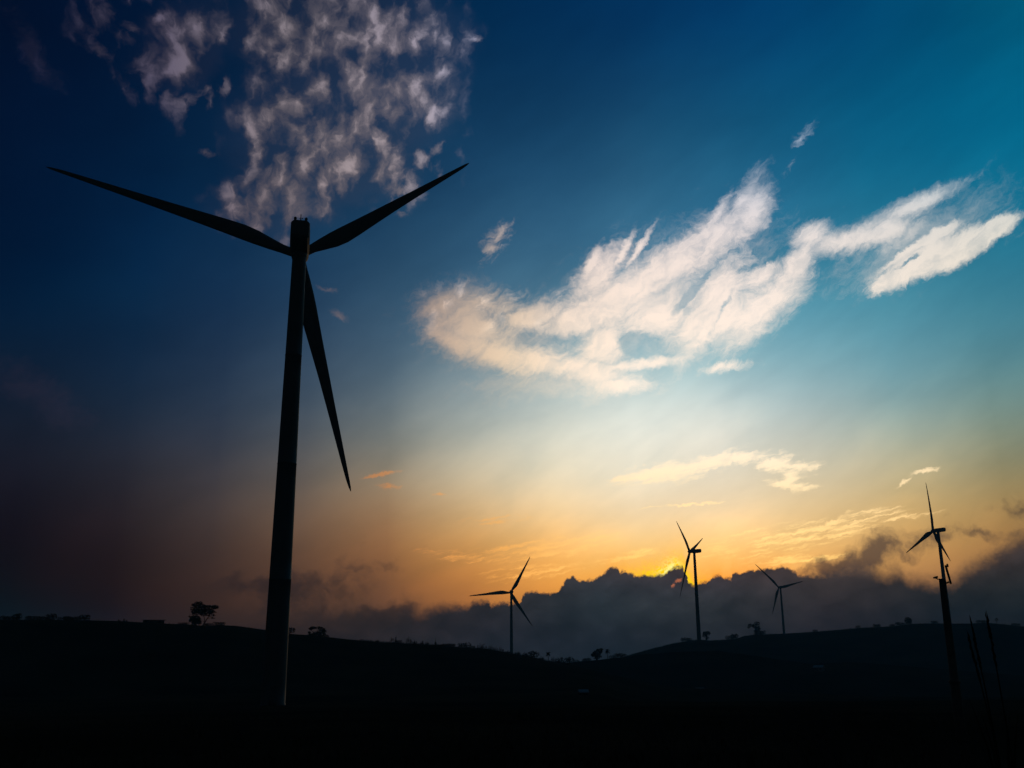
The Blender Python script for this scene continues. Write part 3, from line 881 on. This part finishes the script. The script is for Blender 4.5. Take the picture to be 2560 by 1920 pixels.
def palm(px, r, h, w, label):
    k = r / FPX
    rg = random.Random(int(px))
    o = thing('palm_tree', label, 'palm tree', place(px, r), -R(azel(px, 1600)[0]), 'small palms by the valley dip')
    MB().tube([(0, 0, 0), (.2 * k, 0, h * .35 * k), (-.2 * k, 0, h * .72 * k)], [.9 * k, .7 * k, .6 * k], 8).build('trunk', m_bark, o, smooth=True)
    c = MB()
    for j in range(34):
        a = rg.uniform(0, 6.28); el = rg.uniform(-.7, 1.3)
        d = Vector((math.cos(a) * math.cos(el), math.sin(a) * math.cos(el), math.sin(el)))
        L_ = w * .5 * k * rg.uniform(.75, 1.1)
        p0 = Vector((0, 0, h * .74 * k)); p1 = p0 + d * L_ * .6; p2 = p0 + d * L_ + Vector((0, 0, -.22 * L_))
        s_ = d.cross(Vector((0, 0, 1))).normalized() * L_ * .16
        c.add([p0, p1 - s_, p2, p1 + s_], [(0, 1, 2, 3)])
        c.add([p0, p1 - s_ * .2 + Vector((0, 0, .1 * L_)), p2, p1 + Vector((0, 0, -.12 * L_))], [(0, 1, 2, 3)])
    c.build('crown', m_leaf, o)


palm(1370, 432, 24, 15, 'small dark palm with round head above the near slope thicket')
palm(1518, 578, 24, 16, 'hazy bluish palm in the valley, right of the leaning tree')
tree(1490, 578, 'hazy bluish leaning tree with slanted dense crown in the valley', [([(0, 0), (2, 8), (5, 16)], [2.2, 1.8, 1.0]), ([(-1, 3), (-6, 12)], [1.2, .5])],
     [(7, 21, 8, 6), (2, 17, 10, 7), (-4, 14, 9, 6), (11, 25, 5, 3), (4, 9, 9, 5), (0, 5, 7, 3, .6), (-8, 12, 5, 4)], leaf=.45, dens=130)
tree(1767, 972, 'round headed small tree immediately right of the central turbine foot', [([(-1, 0), (0, 7), (0, 14)], [2.2, 1.6, .8])],
     [(0, 15, 9, 6), (-4, 11, 6, 5), (4, 17, 6, 4), (1, 5, 5, 3, .6), (-5, 15, 4, 4)], leaf=.4, dens=120)
tree(1892, 972, 'ragged tree with a hooked overhanging crown on the right hill', [([(1, 0), (0, 10), (-2, 20)], [2.6, 2.2, 1.0]), ([(-1, 14), (-9, 20), (-15, 20)], [1.2, .8, .4])],
     [(3, 26, 7, 4), (0, 20, 9, 5), (4, 14, 7, 5), (2, 8, 8, 5), (-10, 22, 8, 3), (-16, 18, 4, 3.4), (2, 3, 9, 3), (12, 3, 5, 2)], leaf=.4, dens=130)
tree(2498, 972, 'tiny lollipop shaped tree near the right end of the hill crest', [([(0, 0), (0, 8)], [.6, .4])], [(0, 9.5, 3.8, 3)], leaf=.3, dens=200)

# ------------------------------------------------------------------ grass: ridge line fringe and foreground tufts
gr = MB()
rg = random.Random(5)
for i in range(9000):
    px = rg.uniform(-40, 1420)
    dens = .25 if px < 900 else 1.0
    if rg.random() > dens: continue
    az = azel(px, 1600)[0]
    r = ridge_r(az) + rg.uniform(-16, 8)
    x, y = r * math.sin(R(az)), r * math.cos(R(az))
    z = ground_z(x, y)
    h = rg.uniform(.25, .9) * (1.0 if px > 900 else .55)
    lx = rg.uniform(-.3, .3) * h
    w = .035
    gr.add([(x - w, y, z - .05), (x + w, y, z - .05), (x + lx, y, z + h)], [(0, 1, 2)])
for i in range(3000):
    px = rg.uniform(1540, 2620)
    az = azel(px, 1600)[0]
    r = 978 + rg.uniform(-22, 5)
    x, y = r * math.sin(R(az)), r * math.cos(R(az))
    z = ground_z(x, y)
    h = rg.uniform(.4, 1.5) * (.4 + .9 * abs(noise.noise(Vector((px * .02, 0, 0)))))
    lx = rg.uniform(-.3, .3) * h
    gr.add([(x - .09, y, z - .05), (x + .09, y, z - .05), (x + lx, y, z + h)], [(0, 1, 2)])
for i in range(5000):
    r = 5 + 75 * rg.random() ** 1.4
    az = R(rg.uniform(-33, 33))
    x, y = r * math.sin(az), r * math.cos(az)
    z = ground_z(x, y)
    for j in range(3):
        h = rg.uniform(.12, .4)
        a = rg.uniform(0, 6.28); l = h * rg.uniform(.1, .7)
        dx, dy = rg.uniform(-.06, .06), rg.uniform(-.06, .06)
        gr.add([(x + dx - .01, y + dy, z - .04), (x + dx + .01, y + dy, z - .04), (x + dx + math.cos(a) * l, y + dy + math.sin(a) * l, z + h)], [(0, 1, 2)])
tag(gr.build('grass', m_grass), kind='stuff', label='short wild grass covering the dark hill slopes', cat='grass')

# tall reeds at the lower right
x, y, z = place(2470, 13.0)
reed = thing('tall_grass', 'tall dark grass stalks rising in the near foreground by the right edge', 'plant', (x, y, z), -R(azel(2470, 1600)[0]))
k = 13.0 / FPX
sb, pb = MB(), MB()
zt = lambda py: 13.0 * math.tan(R(azel(2470, py)[1])) + CAMZ - z
for tx, ty, bx, s_ in [(2474, 1543, 2500, 1.0), (2440, 1553, 2470, .9), (2432, 1592, 2476, .7)]:
    top = Vector(((tx - 2470) * k, rnd.uniform(-.3, .3), zt(ty)))
    bot = Vector(((bx - 2470) * k * .6, rnd.uniform(-.1, .1), 0))
    mid = bot.lerp(top, .6) + Vector(((bx - tx) * k * .22, 0, 0))
    P = [bot.lerp(mid, t) * (1 - t) + mid.lerp(top, t) * t for t in [q / 10 for q in range(11)]]
    sb.tube([(0, 0, .02)] + P[1:], [.008] * 10 + [.003], 5)
    for q in range(46):        # feathery seed head
        t = .74 + .26 * q / 46
        p = bot.lerp(mid, t) * (1 - t) + mid.lerp(top, t) * t
        d = (top - mid).normalized()
        s2 = Vector((rnd.uniform(-1, 1), rnd.uniform(-1, 1), 0)) * .016
        pb.add([p, p + d * .05 + s2 * 1.3, p + d * .10 + s2 * .6], [(0, 1, 2)])
    for q in range(3):         # long blades
        b0 = Vector((0, 0, 0))
        b2 = b0 + Vector((rnd.uniform(-.5, .5), rnd.uniform(-.3, .3), zt(ty) * rnd.uniform(.4, .72)))
        b1 = b0.lerp(b2, .55) + Vector((0, 0, .25))
        sb.add([b0 + Vector((-.012, 0, 0)), b0 + Vector((.012, 0, 0)), b1 + Vector((.014, 0, 0)), b2, b1 + Vector((-.014, 0, 0))], [(0, 1, 2, 3, 4)])
sb.build('stem', m_grass, reed)
pb.build('seed_head', m_grass, reed)

# ------------------------------------------------------------------ solar street lamp in front of the right turbine
LR = 45.0
lx, ly = xy_at(2384, LR, 1700)
lz = ground_z(lx, ly)
lamp = thing('street_lamp', 'dark solar street lamp on a thick pole in front of the right hilltop turbine', 'street lamp', (lx, ly, lz), -R(azel(2384, 1700)[0]))
# the true vertical foot of the pole: its top is at photo (2354,1447)
top = LR * math.tan(R(azel(2356, 1447)[1])) + CAMZ - lz
k = LR / FPX
xt = (math.degrees(0) + R(azel(2355, 1450)[0] - azel(2384, 1700)[0])) * LR
pole = MB()
pole.lathe([(.20, -.3), (.19, top * .35), (.165, top * .36), (.15, top * .7), (.125, top - .02), (.09, top)], 20, org=(xt, 0, 0))
pole.lathe([(.23, top * .345), (.23, top * .36)], 20, org=(xt, 0, 0))
pole.build('pole', m_concrete, lamp, smooth=True)
MB().tube([(xt, 0, top - .06), (xt - .10, 0, top + .0), (xt - .17, 0, top - .02), (xt - .2, 0, top + .03)], .022, 8).build('arm', m_metal, lamp, smooth=True)
hd = MB().box((xt - .235, 0, top + .07), (.19, .17, .06), M_=Matrix.Rotation(R(-14), 3, 'Y'))
hd.box((xt - .20, 0, top + .03), (.08, .10, .06))
h_o = hd.build('lamp_head', m_metal, lamp)
MB().box((xt - .25, 0, top + .035), (.12, .12, .008), M_=Matrix.Rotation(R(-14), 3, 'Y')).build('lens', m_lens, h_o)
MB().tube([(xt, 0, top - .12), (xt + .14, 0, top - .18), (xt + .26, 0, top - .14)], .035, 8).build('bracket', m_metal, lamp, smooth=True)
pm = Matrix.Rotation(R(-9), 3, 'Y')
pn = MB().box((xt + .265, 0, top + .16), (.055, .5, .76), M_=pm)
pn.box((xt + .235, 0, top + .16), (.03, .5, .74), M_=pm)
p_o = pn.build('panel_frame', m_metal, lamp)
MB().box((xt + .298, 0, top + .165), (.012, .46, .72), M_=pm).build('solar_panel', m_panel, p_o)
MB().box((xt + .28, 0, top + .54), (.07, .14, .13), M_=pm).build('control_box', m_metal, lamp)


# ------------------------------------------------------------------ buildings
def house(px, r, w, d, h, rh, label, roofm, rz=0.0, name='house', flat=False, py=1650):
    x, y, z = place(px, r, py)
    o = thing(name, label, 'house' if name == 'house' else 'hut', (x, y, z - .2), -R(azel(px, py)[0]) + R(rz))
    b = MB()
    b.box((0, 0, h / 2), (w, d, h))
    wall = b.build('wall', m_wall, o)
    rf = MB()
    if flat:
        e = .55
        rf.add([(-w / 2 - e, -d / 2 - e, h), (w / 2 + e, -d / 2 - e, h + .05), (w / 2 + e, d / 2 + e, h + rh), (-w / 2 - e, d / 2 + e, h + rh * .85),
                (-w / 2 - e * .4, -d / 2 - e, h + .14), (w / 2 + e, -d / 2 - e, h + .19), (w / 2 + e, d / 2 + e, h + rh + .14), (-w / 2 - e * .4, d / 2 + e, h + rh * .85 + .14)],
               [(3, 2, 1, 0), (4, 5, 6, 7), (0, 1, 5, 4), (1, 2, 6, 5), (2, 3, 7, 6), (3, 0, 4, 7)])
    else:
        e = .4
        for s_ in (-1, 1):
            rf.add([(-w / 2 - e, s_ * (d / 2 + e), h - .15), (w / 2 + e, s_ * (d / 2 + e), h - .15), (w / 2 + e, 0, h + rh), (-w / 2 - e, 0, h + rh),
                    (-w / 2 - e, s_ * (d / 2 + e), h - .05), (w / 2 + e, s_ * (d / 2 + e), h - .05), (w / 2 + e, 0, h + rh + .1), (-w / 2 - e, 0, h + rh + .1)],
                   [(0, 1, 2, 3), (7, 6, 5, 4), (0, 4, 5, 1), (1, 5, 6, 2), (3, 2, 6, 7), (0, 3, 7, 4)])
        for gx in (-w / 2, w / 2 - .1):
            MB().add([(gx + q, yy, zz) for q in (0, .1) for yy, zz in ((-d / 2, h), (d / 2, h), (0, h + rh - .02))], [(0, 2, 1), (3, 4, 5), (0, 1, 4, 3), (1, 2, 5, 4), (2, 0, 3, 5)]).build('gable', m_wall, o)
    rf.build('roof', roofm, o)
    MB().box((-w * .1, -d / 2 - .03, min(2.0, h * .86) / 2), (.9, .06, min(2.0, h * .86))).build('door', m_metal, o)
    for wx in (-.33, .28):
        MB().box((w * wx, -d / 2 - .03, h * .62), (.9, .06, h * .34)).build('window', m_glass, o)
    return o


house(384, 338, 6.4, 3.6, 1.15, .18, 'long low flat roofed hut on the left ridge', m_darkroof, name='hut', flat=True, py=1556)
house(1722, 470, 5.5, 4.0, 2.2, 1.1, 'small house with pale metal roof in the dark valley below the central turbine', m_roof, rz=38)
house(1745, 500, 4.0, 3.5, 2.1, .9, 'smaller house with dull roof just above the pale roofed house', m_darkroof, rz=35)
house(1456, 208, 1.3, 1.6, 1.2, .35, 'tiny shed with pale roof low in the dark valley near the picture centre', m_roof, rz=8)
house(2046, 545, 4.4, 3.6, 2.2, .9, 'little pale roofed house below the right hill', m_roof, rz=-20)

# ------------------------------------------------------------------ haze
hz = MB().box((0, 0, 0), (6800, 6800, 1.0)).build('haze', mat('haze_air', (.5, .5, .5)))
hz.scale = (1, 1, HAZE_TOP + 66)
hz.location = (0, 0, (HAZE_TOP - 66) / 2)
mh = hz.data.materials[0]
t = mh.node_tree
t.nodes.clear()
pv = t.nodes.new('ShaderNodeVolumePrincipled')
pv.inputs['Color'].default_value = (.20, .66, 1.0, 1)
pv.inputs['Density'].default_value = HAZE_DENSITY
pv.inputs['Anisotropy'].default_value = 0.0
om = t.nodes.new('ShaderNodeOutputMaterial')
t.links.new(pv.outputs[0], om.inputs['Volume'])
tag(hz, kind='stuff', label='thin bluish evening haze over the hills', cat='haze')
